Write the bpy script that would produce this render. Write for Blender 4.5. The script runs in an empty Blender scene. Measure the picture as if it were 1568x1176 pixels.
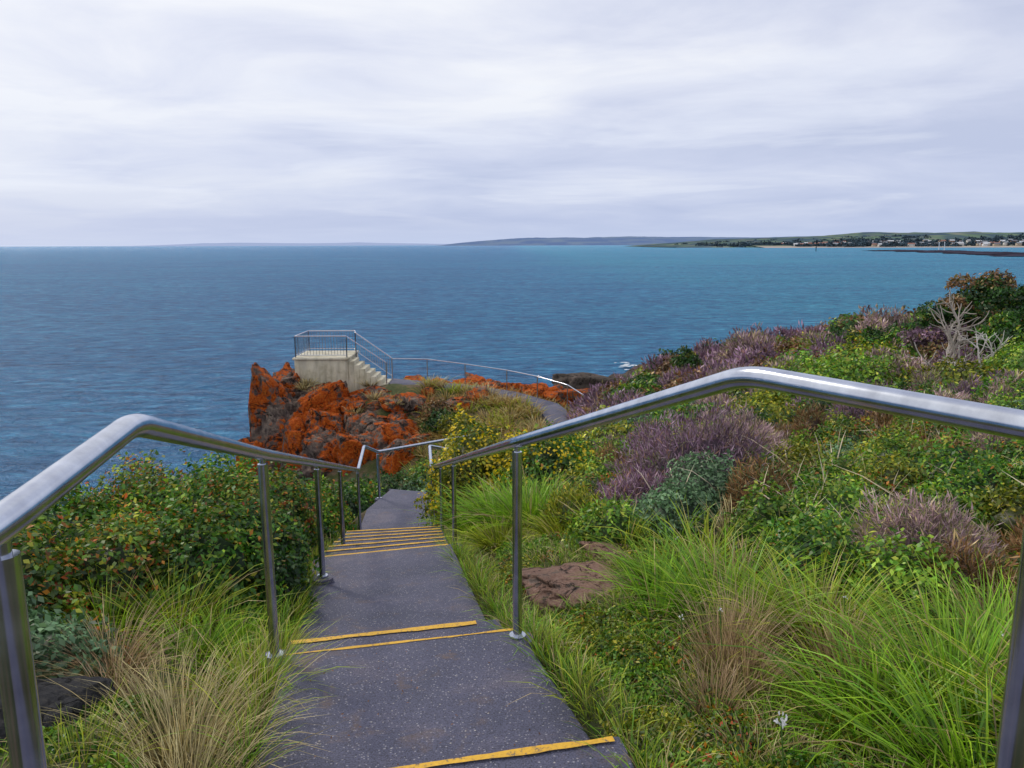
import bpy, bmesh, math, numpy as np
from mathutils import Vector, Matrix, Euler
rng=np.random.default_rng(7)
SEA=-13.0
scene=bpy.context.scene
# ------------------------------------------------------------ helpers
def vnoise(p,seed=0):
    p=np.asarray(p,float); i=np.floor(p).astype(np.int64); f=p-i; f=f*f*(3-2*f)
    def h(x,y,z):
        n=(x*374761393+y*668265263+z*1440662683+seed*97531)&0xffffffff
        n=((n^(n>>13))*1274126177)&0xffffffff
        n=(n^(n>>16))
        return (n&0xffffff)/float(0xffffff)
    r=0
    for a in (0,1):
        for b in (0,1):
            for c in (0,1):
                w=(f[:,0] if a else 1-f[:,0])*(f[:,1] if b else 1-f[:,1])*(f[:,2] if c else 1-f[:,2])
                r=r+w*h(i[:,0]+a,i[:,1]+b,i[:,2]+c)
    return r
def fbm(p,o=4,seed=0):
    r=0;a=1;t=0;p=np.asarray(p,float)
    for k in range(o):
        r=r+a*vnoise(p*2**k+k*17.3,seed+k); t+=a; a*=.5
    return r/t
def norm(v): return v/(np.sqrt((np.asarray(v)**2).sum(-1,keepdims=True))+1e-9)
class G:
    def __init__(s): s.v=[];s.f=[];s.c=[];s.n=0
    def add(s,v,f,c):
        v=np.asarray(v,float).reshape(-1,3); f=np.asarray(f,int)
        c=np.asarray(c,float)
        if c.ndim==1: c=np.tile(c,(len(v),1))
        s.v.append(v); s.f.append(f+s.n); s.c.append(c); s.n+=len(v)
    def build(s,name,mat,smooth=False,parent=None):
        v=np.concatenate(s.v); c=np.concatenate(s.c)
        me=bpy.data.meshes.new(name)
        me.vertices.add(len(v)); me.vertices.foreach_set('co',v.ravel())
        tot=sum(f.size for f in s.f); nf=sum(len(f) for f in s.f)
        loops=np.concatenate([f.ravel() for f in s.f])
        sizes=np.concatenate([np.full(len(f),f.shape[1]) for f in s.f])
        st=np.concatenate([[0],np.cumsum(sizes)[:-1]])
        me.loops.add(tot); me.loops.foreach_set('vertex_index',loops.astype(np.int32))
        me.polygons.add(nf); me.polygons.foreach_set('loop_start',st.astype(np.int32)); 
        try: me.polygons.foreach_set('loop_total',sizes.astype(np.int32))
        except Exception: pass
        if smooth: me.polygons.foreach_set('use_smooth',np.ones(nf,bool))
        a=me.color_attributes.new('Col','FLOAT_COLOR','POINT')
        a.data.foreach_set('color',np.concatenate([c,np.ones((len(c),1))],1).ravel())
        me.update(calc_edges=True)
        me.materials.append(mat)
        ob=bpy.data.objects.new(name,me); scene.collection.objects.link(ob)
        if parent: ob.parent=parent
        return ob
def empty(name):
    o=bpy.data.objects.new(name,None); scene.collection.objects.link(o); return o
def tube(g,P,r,n=14,col=(.5,.5,.5),cap=True):
    P=np.asarray(P,float); m=len(P); r=np.broadcast_to(np.asarray(r,float),(m,))
    T=np.gradient(P,axis=0); T=norm(T)
    up=np.array([0,0,1.]) if abs(T[0][2])<.9 else np.array([1.,0,0])
    N=norm(np.cross(T[0],up)); V=[]
    for k in range(m):
        N=norm(N-T[k]*np.dot(N,T[k])); B=np.cross(T[k],N)
        a=np.linspace(0,2*np.pi,n,endpoint=False)
        V.append(P[k]+r[k]*(np.cos(a)[:,None]*N+np.sin(a)[:,None]*B))
    V=np.concatenate(V); F=[]
    for k in range(m-1):
        for j in range(n):
            F.append((k*n+j,k*n+(j+1)%n,(k+1)*n+(j+1)%n,(k+1)*n+j))
    g.add(V,F,col)
    if cap:
        for k in (0,m-1):
            ring=V[k*n:(k+1)*n]; cc=np.vstack([ring,ring.mean(0)])
            g.add(cc,[(j,(j+1)%n,n) if k else ((j+1)%n,j,n) for j in range(n)],col)
def fillet(P,rad=.06,n=6):
    P=[np.array(p,float) for p in P]; out=[P[0]]
    for i in range(1,len(P)-1):
        a,b,c=P[i-1],P[i],P[i+1]
        d1=(a-b);d2=(c-b);l=min(rad,np.linalg.norm(d1)*.4,np.linalg.norm(d2)*.4)
        p1=b+norm(d1)*l;p2=b+norm(d2)*l
        for t in np.linspace(0,1,n): out.append((1-t)**2*p1+2*t*(1-t)*b+t*t*p2)
    out.append(P[-1]); return np.array(out)
def box(g,x0,x1,y0,y1,z0,z1,col=(.5,.5,.5)):
    V=[(x0,y0,z0),(x1,y0,z0),(x1,y1,z0),(x0,y1,z0),(x0,y0,z1),(x1,y0,z1),(x1,y1,z1),(x0,y1,z1)]
    g.add(V,[(0,3,2,1),(4,5,6,7),(0,1,5,4),(1,2,6,5),(2,3,7,6),(3,0,4,7)],col)
# ------------------------------------------------------------ materials
def newmat(name):
    m=bpy.data.materials.new(name); m.use_nodes=True; nt=m.node_tree
    return m,nt,nt.nodes['Principled BSDF'],nt.nodes['Material Output']
def N(nt,t,**k):
    n=nt.nodes.new(t)
    for a,b in k.items(): setattr(n,a,b)
    return n
def ramp(nt,fac,stops,interp='LINEAR'):
    r=N(nt,'ShaderNodeValToRGB'); cr=r.color_ramp; cr.interpolation=interp
    while len(cr.elements)<len(stops): cr.elements.new(.5)
    for e,(p,c) in zip(cr.elements,stops):
        e.position=p; e.color=(*c,1) if len(c)==3 else c
    nt.links.new(fac,r.inputs[0]); return r.outputs[0]
def noise(nt,vec,scale,detail=6,rough=.55,dist=0):
    n=N(nt,'ShaderNodeTexNoise'); n.inputs['Scale'].default_value=scale; n.inputs['Detail'].default_value=detail
    n.inputs['Roughness'].default_value=rough; n.inputs['Distortion'].default_value=dist
    if vec is not None: nt.links.new(vec,n.inputs['Vector'])
    return n.outputs['Fac']
def mix(nt,fac,a,b,mode='MIX'):
    m=N(nt,'ShaderNodeMix',data_type='RGBA',blend_type=mode)
    for s,val in ((m.inputs[0],fac),(m.inputs[6],a),(m.inputs[7],b)):
        if isinstance(val,(int,float)): s.default_value=val
        elif isinstance(val,tuple): s.default_value=(*val,1)
        else: nt.links.new(val,s)
    return m.outputs[2]
def bump(nt,h,strength,dist,bsdf,prev=None):
    b=N(nt,'ShaderNodeBump'); b.inputs['Strength'].default_value=strength; b.inputs['Distance'].default_value=dist
    nt.links.new(h,b.inputs['Height'])
    if prev is not None: nt.links.new(prev,b.inputs['Normal'])
    if bsdf: nt.links.new(b.outputs[0],bsdf.inputs['Normal'])
    return b.outputs[0]
def math_(nt,op,a,b_=None,c_=None):
    n=N(nt,'ShaderNodeMath',operation=op)
    for s,v in zip(n.inputs,(a,b_,c_)):
        if v is None: continue
        if isinstance(v,(int,float)): s.default_value=v
        else: nt.links.new(v,s)
    return n.outputs[0]
def pos(nt): return N(nt,'ShaderNodeNewGeometry').outputs['Position']

def leafmat(name,trans=.3,gloss=.05,rough=.4):
    m,nt,b,o=newmat(name); nt.nodes.remove(b)
    a=N(nt,'ShaderNodeAttribute'); a.attribute_name='Col'
    d=N(nt,'ShaderNodeBsdfDiffuse'); nt.links.new(a.outputs['Color'],d.inputs['Color']); cur=d.outputs[0]
    def add(sh,f,cur):
        ms=N(nt,'ShaderNodeMixShader'); ms.inputs[0].default_value=f
        nt.links.new(cur,ms.inputs[1]); nt.links.new(sh,ms.inputs[2]); return ms.outputs[0]
    if trans>0:
        t=N(nt,'ShaderNodeBsdfTranslucent'); nt.links.new(a.outputs['Color'],t.inputs['Color']); cur=add(t.outputs[0],trans,cur)
    if gloss>0:
        t=N(nt,'ShaderNodeBsdfGlossy'); t.inputs['Roughness'].default_value=rough; cur=add(t.outputs[0],gloss,cur)
    nt.links.new(cur,o.inputs['Surface'])
    return m
M_leaf=leafmat('foliage',.3,.04,.42); M_grass=leafmat('grass_blades',.35,.035,.42)
M_bark=leafmat('bark',0,0); M_far=leafmat('far_matte',0,0)

m,nt,b,o=newmat('brushed_steel'); M_steel=m
b.inputs['Metallic'].default_value=1; b.inputs['Roughness'].default_value=.24
p=pos(nt); c=ramp(nt,noise(nt,p,18,4),[(.3,(.44,.46,.52)),(.7,(.62,.65,.72))]); nt.links.new(c,b.inputs['Base Color'])
nr=noise(nt,p,120,3); bump(nt,nr,.03,.001,b)
r=ramp(nt,noise(nt,p,9,5),[(.3,(.15,)*3),(.75,(.25,)*3)]); nt.links.new(r,b.inputs['Roughness'])

m,nt,b,o=newmat('exposed_aggregate'); M_path=m
p=pos(nt); base=ramp(nt,noise(nt,p,2.2,8,.6),[(.3,(.048,.052,.090)),(.55,(.080,.080,.130)),(.75,(.150,.128,.158))])
fine=ramp(nt,noise(nt,p,170,3,.7),[(.3,(.3,)*3),(.7,(1.7,)*3)]); base=mix(nt,1.0,base,fine,'MULTIPLY')
def specks(base,scale,rad,thr,col):
    vo=N(nt,'ShaderNodeTexVoronoi'); vo.inputs['Scale'].default_value=scale; nt.links.new(p,vo.inputs['Vector'])
    sp=ramp(nt,vo.outputs['Distance'],[(.0,(1,)*3),(rad,(1,)*3),(rad+.07,(0,)*3)])
    rs=ramp(nt,vo.outputs['Color'],[(thr,(0,)*3),(thr+.08,(1,)*3)]); return mix(nt,mix(nt,1.0,sp,rs,'MULTIPLY'),base,col)
base=specks(base,85,.24,.57,(.29,.28,.32)); base=specks(base,130,.25,.55,(.02,.02,.03)); base=specks(base,52,.14,.72,(.44,.41,.38))
st2=ramp(nt,noise(nt,p,5,7,.7,.5),[(.56,(0,)*3),(.70,(.6,)*3)]); base=mix(nt,st2,base,(.16,.10,.06))
nt.links.new(base,b.inputs['Base Color']); b.inputs['Roughness'].default_value=.75
b1=bump(nt,noise(nt,p,120,4,.7),.7,.007,b); bump(nt,noise(nt,p,6,4),.4,.03,b,b1)

m,nt,b,o=newmat('worn_yellow_paint'); M_yel=m
p=pos(nt); c=ramp(nt,noise(nt,p,60,6,.75),[(.36,(.10,.09,.08)),(.45,(.66,.36,.02)),(.8,(.85,.50,.03))]); nt.links.new(c,b.inputs['Base Color']); b.inputs['Roughness'].default_value=.6

m,nt,b,o=newmat('terrain_soil'); M_soil=m
p=pos(nt); n1=noise(nt,p,1.4,8,.65); n2=noise(nt,p,14,8,.75)
c1=ramp(nt,n1,[(.3,(.035,.055,.012)),(.5,(.075,.085,.02)),(.62,(.16,.11,.065)),(.7,(.22,.15,.11))]); c2=ramp(nt,n2,[(.3,(.35,)*3),(.7,(1.6,)*3)])
c=mix(nt,1.0,c1,c2,'MULTIPLY'); nt.links.new(c,b.inputs['Base Color']); b.inputs['Roughness'].default_value=.95
bump(nt,n2,.9,.08,b)

def rockmat(name,lich,gscale=1.0,thr=.45):
    m,nt,b,o=newmat(name); p=pos(nt)
    n1=noise(nt,p,.42*gscale,8,.62,.6); n2=noise(nt,p,2.6*gscale,9,.72); n3=noise(nt,p,11*gscale,6,.75); n4=noise(nt,p,.9*gscale,6,.6,1.0)
    rock=ramp(nt,n2,[(.30,(.035,.028,.028)),(.42,(.16,.125,.11)),(.55,(.34,.28,.225)),(.70,(.56,.48,.37))])
    tone=ramp(nt,n4,[(.35,(.50,.44,.46)),(.6,(1.1,1.05,1.0))]); rock=mix(nt,1.0,rock,tone,'MULTIPLY')
    li=ramp(nt,n3,[(.3,lich[0]),(.5,lich[1]),(.72,lich[2])])
    s=math_(nt,'MULTIPLY_ADD',n2,.95,n1)
    if gscale==1.0:   # lichen avoids the spray-washed seaward faces
        gx=N(nt,'ShaderNodeNewGeometry'); sn=N(nt,'ShaderNodeSeparateXYZ'); nt.links.new(gx.outputs['True Normal'],sn.inputs[0])
        s=math_(nt,'MULTIPLY_ADD',math_(nt,'MINIMUM',math_(nt,'ADD',sn.outputs[0],.55),0.0),.35,s)
        s=math_(nt,'SUBTRACT',s,.10)
    mk=ramp(nt,s,[(thr+.36,(0,)*3),(thr+.43,(1,)*3)])
    c=mix(nt,mk,rock,li)
    ab=math_(nt,'ABSOLUTE',math_(nt,'SUBTRACT',noise(nt,p,.75*gscale,5,.6,.8),.5))
    ck=ramp(nt,ab,[(.0,(.08,)*3),(.018,(1,)*3)]); c=mix(nt,1.0,c,ck,'MULTIPLY')
    if gscale==1.0:
        sx=N(nt,'ShaderNodeSeparateXYZ'); nt.links.new(p,sx.inputs[0])
        mr=N(nt,'ShaderNodeMapRange'); mr.inputs[1].default_value=-12.4; mr.inputs[2].default_value=-11.0; nt.links.new(sx.outputs[2],mr.inputs[0])
        c=mix(nt,mr.outputs[0],(.018,.017,.02),c)
    nt.links.new(c,b.inputs['Base Color']); b.inputs['Roughness'].default_value=.9; b.inputs['Specular IOR Level'].default_value=.2
    b1=bump(nt,n3,.8,.08/gscale,b); b2=bump(nt,n2,1,.40/gscale,b,b1); bump(nt,ck,.8,.15/gscale,b,b2)
    return m
M_rock=rockmat('lichen_rock',[(.28,.035,.006),(.66,.115,.010),(.80,.30,.05)],1.0,.445)
M_shore=rockmat('shore_rock',[(.06,.045,.035),(.11,.09,.075),(.16,.12,.09)],1.001,.50)
M_slab=rockmat('sandstone',[(.22,.12,.08),(.40,.24,.18),(.48,.33,.27)],5.0,.50)
M_dark=rockmat('dark_basalt',[(.03,.03,.035),(.07,.07,.075),(.12,.11,.1)],4.0,.40)

m,nt,b,o=newmat('weathered_concrete'); M_conc=m
p=pos(nt); c=ramp(nt,noise(nt,p,1.5,8,.65),[(.3,(.38,.34,.23)),(.5,(.60,.55,.41)),(.75,(.68,.64,.53))]); 
mp=N(nt,'ShaderNodeMapping'); nt.links.new(p,mp.inputs['Vector']); mp.inputs['Scale'].default_value=(4,4,.6)
st_=ramp(nt,noise(nt,mp.outputs[0],1,4),[(.35,(.72,)*3),(.55,(1,)*3)]); c=mix(nt,1.0,c,st_,'MULTIPLY')
nt.links.new(c,b.inputs['Base Color']); b.inputs['Roughness'].default_value=.9
bump(nt,noise(nt,p,20,5),.4,.01,b)

# sea
m,nt,b,o=newmat('sea_water'); M_sea=m
nt.nodes.remove(b)
p=pos(nt)
def mapped(sc,rot=0):
    mp=N(nt,'ShaderNodeMapping'); nt.links.new(p,mp.inputs['Vector']); mp.inputs['Scale'].default_value=sc; mp.inputs['Rotation'].default_value=(0,0,rot); return mp.outputs[0]
big=noise(nt,mapped((.003,.010,1),.15),1,5,.6)
sx=N(nt,'ShaderNodeSeparateXYZ'); nt.links.new(p,sx.inputs[0])
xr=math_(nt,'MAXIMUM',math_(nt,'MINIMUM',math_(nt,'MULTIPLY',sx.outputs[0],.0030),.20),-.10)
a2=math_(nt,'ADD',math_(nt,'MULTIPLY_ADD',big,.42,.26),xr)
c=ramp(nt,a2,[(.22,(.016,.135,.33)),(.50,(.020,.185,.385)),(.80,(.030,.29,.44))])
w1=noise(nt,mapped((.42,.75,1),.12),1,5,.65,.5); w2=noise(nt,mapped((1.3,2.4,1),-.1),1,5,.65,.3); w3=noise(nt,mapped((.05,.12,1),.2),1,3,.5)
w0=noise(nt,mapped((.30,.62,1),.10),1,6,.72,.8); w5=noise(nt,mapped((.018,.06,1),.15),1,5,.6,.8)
cr_=ramp(nt,w0,[(.36,(.28,.40,.52)),(.48,(.85,.88,.92)),(.56,(1.25,1.15,1.08)),(.66,(2.8,1.95,1.6))]); c=mix(nt,1.0,c,cr_,'MULTIPLY')  # light through wave crests painted into the colour, troughs darkened
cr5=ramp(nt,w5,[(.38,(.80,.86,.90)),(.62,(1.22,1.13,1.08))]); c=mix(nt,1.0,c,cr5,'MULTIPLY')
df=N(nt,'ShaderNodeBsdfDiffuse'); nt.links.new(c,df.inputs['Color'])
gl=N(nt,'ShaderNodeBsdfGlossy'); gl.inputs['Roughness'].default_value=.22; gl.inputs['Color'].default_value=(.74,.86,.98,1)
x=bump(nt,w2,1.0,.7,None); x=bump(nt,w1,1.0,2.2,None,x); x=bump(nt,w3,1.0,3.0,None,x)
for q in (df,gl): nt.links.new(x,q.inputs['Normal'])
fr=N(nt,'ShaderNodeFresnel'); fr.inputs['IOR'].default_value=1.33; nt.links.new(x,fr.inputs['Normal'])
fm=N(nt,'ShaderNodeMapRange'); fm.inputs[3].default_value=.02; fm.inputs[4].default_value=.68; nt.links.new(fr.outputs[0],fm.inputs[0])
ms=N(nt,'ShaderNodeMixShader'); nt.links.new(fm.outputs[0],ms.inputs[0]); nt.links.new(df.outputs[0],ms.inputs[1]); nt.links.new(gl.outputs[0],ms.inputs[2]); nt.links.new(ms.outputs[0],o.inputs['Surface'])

m,nt,b,o=newmat('foam'); M_foam=m
b.inputs['Base Color'].default_value=(.7,.76,.8,1); b.inputs['Roughness'].default_value=.8

# ------------------------------------------------------------ path layout
near=[(.05,-2.5,-1.15),(-.0,0,-1.22),(-.21,1.88,-1.38),(-.475,3.1,-1.7),(-.56,3.5,-1.86),(-1.04,5.85,-2.42),(-1.36,8.37,-3.3),(-1.55,9.7,-3.8),(-1.66,10.9,-3.85),(-1.5,11.9,-3.92),(-.6,14,-4.8),(.6,19,-6.0),(1.7,26,-7.0),(2.3,31,-7.3),(1.6,34.4,-7.25),(-.2,36.2,-7.05),(-2.6,37.3,-6.9),(-6.2,38.2,-6.75)]
PL=np.array(near)
def pathinfo(x,y):
    x=np.asarray(x,float);y=np.asarray(y,float)
    best=np.full(x.shape,1e9); bz=np.zeros(x.shape)
    for a,c in zip(PL[:-1],PL[1:]):
        d=c[:2]-a[:2]; L=d@d
        t=np.clip(((x-a[0])*d[0]+(y-a[1])*d[1])/L,0,1)
        dx=x-(a[0]+t*d[0]);dy=y-(a[1]+t*d[1]); q=np.hypot(dx,dy)
        k=q<best; best=np.where(k,q,best); bz=np.where(k,a[2]+t*(c[2]-a[2]),bz)
    return best,bz
CP=[(x,y,z-.06) for x,y,z in near]
CP+=[(-3,-2,-1.4),(-6,-2,-2.5),(-3,1,-1.5),(-1.6,2.3,-1.62),(-3,2.5,-1.8),(-3,4,-2.25),(-3.4,6,-2.75),(-3.4,9,-3.8),(-4.8,3,-2.7),(-6.2,4,-4.2),(-5.8,8,-5.2),(-9,3,-8),(-9,10,-10),(-12,6,-14.5),(-14,0,-15),(-4.6,12,-6),
(-2.6,14,-5.9),(-5,16,-8.5),(-8,18,-12),(-1.4,18,-7.2),(-3.5,21,-9),(-12,18,-16),(-6,25,-11.5),(-11,26,-15.5),(-2,24,-8.2),(-1.5,28,-8.2),(-5,30,-9.4),(-9,31,-10.5),(-12.5,31,-15),
(-4,33.5,-8.0),(-8,34,-8.4),(-10.8,36,-7.6),(-10.5,39,-7.2),(-8,37.5,-7.2),(-13.8,36,-15),(-14,40,-15.5),(-10,44,-15.5),(-4,42.5,-14),(-4,39.4,-7.6),(0,38.5,-8.3),(0,41,-14),(-18,28,-17),
(1.5,1.5,-1.45),(1.2,3,-1.72),(3,3,-1.65),(.9,4.6,-2.0),(2,5,-2.0),(4,6,-1.95),(.4,7,-2.55),(3,9,-2.6),(.6,10,-3.4),(6,9,-2.25),(8,5,-1.6),(6,1,-1.2),(4,-2,-1.1),(12,0,-1),
(5,14,-3.4),(10,14,-2.8),(1.6,14,-4.2),(3,19,-5.0),(6,20,-4.3),(12,22,-3.7),(20,22,-3),(3.6,25,-5.6),(7,30,-5.0),(12,30,-4.1),(20,32,-3.8),(30,34,-3.4),(9,35,-6.6),(14,37,-5.6),(22,40,-5.2),(34,44,-5.0),(4.6,34,-8),(5,39,-12.5),(12,44,-12.5),(24,50,-12.5),(40,58,-12),(60,60,-10),(60,30,-3),(60,0,-1),(60,75,-16),(20,62,-16),(5,52,-17),(-20,60,-18),(-20,50,-18),(-20,10,-18)]
CP=np.array(CP); s0=.4
def kern(a,b): 
    d2=((a[:,None,:2]-b[None,:,:2])**2).sum(-1); return np.sqrt(d2+s0**2)
A=np.block([[-kern(CP,CP),np.c_[np.ones(len(CP)),CP[:,:2]]],[np.r_[np.ones((1,len(CP))),CP[:,:2].T],np.zeros((3,3))]])
W=np.linalg.solve(A,np.r_[CP[:,2],0,0,0])
def H(x,y):
    sh=np.shape(x); q=np.c_[np.ravel(x),np.ravel(y)].astype(float)
    z=-kern(q,CP)@W[:-3]+W[-3]+q@W[-2:]
    z=z+(fbm(np.c_[q*.9,q[:,0]*0],3,5)-.5)*.16
    d,bz=pathinfo(q[:,0],q[:,1]); w=np.clip((d-.55)/.5,0,1); w=w*w*(3-2*w)
    z=z*w+(bz-.33)*(1-w)*1.0
    e_=np.exp(-((d-.62)/.14)**2)*(q[:,1]<13)*.20
    return (z+e_).reshape(sh)
def warp(a,b,n,k=2.2):
    t=np.linspace(-1,1,n)
    t=np.sign(t)*np.abs(t)**k
    return np.where(t<0,-t*a,t*b)
xs=warp(-22,62,320,2.0); ys=-4+82*np.linspace(0,1,340)**1.6
X,Y=np.meshgrid(xs,ys); Z=H(X,Y)
g=G(); nx=len(xs); idx=np.arange(len(ys)*nx).reshape(len(ys),nx)
F=np.stack([idx[:-1,:-1],idx[:-1,1:],idx[1:,1:],idx[1:,:-1]],-1).reshape(-1,4)
g.add(np.c_[X.ravel(),Y.ravel(),Z.ravel()],F,(.1,.1,.1)); g.build('headland_terrain',M_soil,True)
g=G(); S_=45000
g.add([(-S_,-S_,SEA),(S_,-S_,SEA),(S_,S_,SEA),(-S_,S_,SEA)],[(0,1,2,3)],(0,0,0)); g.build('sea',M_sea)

# ------------------------------------------------------------ stairs
g=G(); gy=G()
def edge(c,ang,w):
    a=math.radians(ang); d=np.array([math.cos(a),math.sin(a)])*w/2
    return np.array(c[:2])-d,np.array(c[:2])+d
def slab(c0,a0,z0,c1,a1,z1,w0=1.02,w1=1.02,th=.45,back=.02):
    l0,r0=edge(c0,a0,w0); l1,r1=edge(c1,a1,w1)
    if back:
        dd=norm((l1-l0)); l0=l0-dd*back; r0=r0-norm(r1-r0)*back
    n=6; V=[];
    for t in np.linspace(0,1,n):
        l=l0+(l1-l0)*t; r=r0+(r1-r0)*t; z=z0+(z1-z0)*t
        V+= [(l[0],l[1],z),(r[0],r[1],z),(r[0],r[1],z-th),(l[0],l[1],z-th)]
    F=[(0,1,2,3),tuple((n-1)*4+k for k in (3,2,1,0))]
    for i in range(n-1):
        a=i*4;b_=a+4
        F+=[(a,b_,b_+1,a+1),(a+1,b_+1,b_+2,a+2),(a+2,b_+2,b_+3,a+3),(a+3,b_+3,b_,a)]
    g.add(V,F,(0,0,0))
def strip(c,ang,z,w,wid=.03,inset=.012,lo=.02,hi=.03):
    a=math.radians(ang); d=np.array([math.cos(a),math.sin(a)]); n=np.array([-d[1],d[0]])
    ts=np.linspace(-w/2+lo,w/2-hi,50); V=[]
    k1=(fbm(np.c_[ts*9,ts*0+c[1]*7,ts*0],4)-.5)*.022
    k2=(fbm(np.c_[ts*9,ts*0+c[1]*7+3,ts*0],4)-.5)*.016
    for t,u,v in zip(ts,k1,k2):
        q=np.array(c[:2])+d*t
        for off in (-inset-wid+u,min(-.003,-inset+v)): V.append((*(q+n*off),z+.004))
    F=[(2*i,2*i+2,2*i+3,2*i+1) for i in range(49)]
    gy.add(V,F,(0,0,0))
slab((.15,-2.5),8,-1.2,(-.21,1.88),12,-1.385,1.5,1.06,back=0); strip((-.21,1.88),12,-1.381,1.06,.024)
slab((-.21,1.88),12,-1.535,(-.475,3.1),12.5,-1.70,1.06,1.03); strip((-.475,3.1),12.5,-1.698,1.03,.014)
slab((-.475,3.1),12.5,-1.845,(-.575,3.5),12.5,-1.86,1.03,1.03); strip((-.575,3.5),12.5,-1.857,1.03,.034,lo=.02,hi=.12)
slab((-.575,3.5),12.5,-2.01,(-1.04,5.85),14,-2.42,1.03,1.10); 
c=np.array([-1.04,5.85]); z=-2.42; a=14
for k in range(7):
    strip(c,a,z+.002,1.10,.024)
    if k<6:
        c2=c+np.array([-.053,.42]); slab(c,a,z-.13,c2,a-1,z-.13,1.10,1.08); c=c2; z-=.13; a-=1
slab(c,a,z-.13,(-1.55,9.7),7,-3.8,1.08,1.05)
slab((-1.55,9.7),7,-3.8,(-1.66,10.9),4,-3.85,1.05,1.0)
slab((-1.66,10.9),4,-3.85,(-1.5,11.9),-15,-3.92,1.0,1.0)
pts=[(-1.5,11.9,-3.92),(-.6,14,-4.8),(.6,19,-6.0),(1.7,26,-7.0),(2.3,31,-7.3),(1.6,34.4,-7.25),(-.2,36.2,-7.05),(-2.6,37.3,-6.9),(-6.2,38.2,-6.75)]
angs=[-15,-20,-12,-8,5,40,58,72,78]
for i in range(len(pts)-1):
    A_,B_=pts[i],pts[i+1]
    w=1.1 if i<4 else 1.35
    slab(A_,angs[i],A_[2],B_,angs[i+1],B_[2],w,1.1 if i+1<5 else 1.35,back=0)
st=g.build('stairway_path',M_path)
bv=st.modifiers.new('bev','BEVEL'); bv.width=.012; bv.segments=2; bv.limit_method='ANGLE'; bv.angle_limit=math.radians(40)
e=empty('step_markings'); gy.build('nosing_lines',M_yel,parent=e)

# ------------------------------------------------------------ handrails
def gz(x,y):
    d,bz=pathinfo(np.array([x]),np.array([y])); return float(bz[0])
def handrail(rail,posts,r=.0245):
    e=empty('handrail'); g=G(); tube(g,fillet(rail,.07,8),r,24); g.build('rail',M_steel,True,e)
    R=np.array(rail)
    for k,py in enumerate(posts):
        for a,c in zip(R[:-1],R[1:]):
            if min(a[1],c[1])<=py<=max(a[1],c[1]): t=(py-a[1])/(c[1]-a[1]); q=a+(c-a)*t; break
        zb=gz(q[0],q[1])-.05
        g=G(); tube(g,[(q[0],q[1],zb-.15),(q[0],q[1],q[2]-.04)],.0205,20); 
        tube(g,[(q[0],q[1],q[2]-.05),(q[0],q[1],q[2]-.015)],.012,12)
        tube(g,[(q[0],q[1],zb+.035),(q[0],q[1],zb+.05)],.036,20)
        g.build('post_%d'%(k+1),M_steel,True,e)
        g=G(); tube(g,[(q[0],q[1],zb-.2),(q[0],q[1],zb+.033)],[.085,.07],16,(.2,.2,.2)); g.build('footing_%d'%(k+1),M_path,False,e)
handrail([(1.5,-.3,-.27),(.84,1.18,-.29),(.53,1.7,-.29),(.02,3.1,-.81),(-1.07,9.8,-2.9),(-1.21,10.9,-2.9),(-.95,11.6,-3.15),(-.1,14,-3.85)],[1.17,3.1,6.3,7.9,9.8,11.6,13.6])
handrail([(-.45,-.5,-.33),(-.655,.93,-.35),(-.76,1.5,-.35),(-1.01,3.0,-.83),(-2.02,9.7,-2.9),(-2.17,10.9,-2.9),(-2.08,11.5,-3.15),(-.8,14.4,-3.62)],[.93,3.0,4.95,6.8,9.6,11.5,13.8])

# ------------------------------------------------------------ lookout
e=empty('lookout_platform')
g=G(); D=-5.4
box(g,-10.6,-8.0,37,39.6,-8.0,D-.1); box(g,-10.68,-7.95,36.93,39.67,D-.1,D)
n=7
for k in range(n):
    x0=-8.0+k*.27; box(g,x0+.003,x0+.27,37.05,38.5,-8.0,D-.005-.185*(k+1)+.0)
ob=g.build('wall_and_steps',M_conc,False,e); bv=ob.modifiers.new('b','BEVEL'); bv.width=.02; bv.segments=2
def railing(P,name,spacing=.14,h=1.05,bal=True,r=.028):
    g=G(); P=np.array(P,float); top=P+np.array([0,0,h]); tube(g,fillet(top,.08,4),r,10)
    if bal: low=P+np.array([0,0,.12]); tube(g,fillet(low,.05,3),.018,8)
    for a,c in zip(P[:-1],P[1:]):
        L=np.linalg.norm(c-a); k=max(1,int(L/spacing)) if bal else 0
        for q in (a,c): tube(g,[q-[0,0,.2],q+[0,0,h]],.028,10)
        for j in range(1,k):
            q=a+(c-a)*j/k; tube(g,[q+[0,0,.12],q+[0,0,h]],.010,6,cap=False)
    g.build(name,M_steel,True,e)
zs=-6.7
railing([(-6.1,38.6,zs),(-7.9,38.6,D),(-8.1,39.5,D),(-10.5,39.5,D),(-10.55,37.1,D),(-8.05,37.1,D)],'platform_railing')
railing([(-8.05,37.1,D),(-6.15,37.1,zs)],'stair_railing',spacing=5,bal=False,r=.022)
e2=empty('path_handrail')
g=G(); RP=[(-6.1,38.6,-6.7),(-4.3,38.5,-6.72),(-2.35,38.0,-6.9),(-.25,36.95,-7.05),(1.2,35.7,-7.15),(2.5,34,-7.25),(3.1,31.5,-7.3)]
tube(g,fillet(np.array(RP)+[0,0,1.02],.1,4),.024,10)
for q in RP: q=np.array(q); tube(g,[q-[0,0,.5],q+[0,0,1.02]],.026,10)
g.build('rail_and_posts',M_steel,True,e2)

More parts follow.
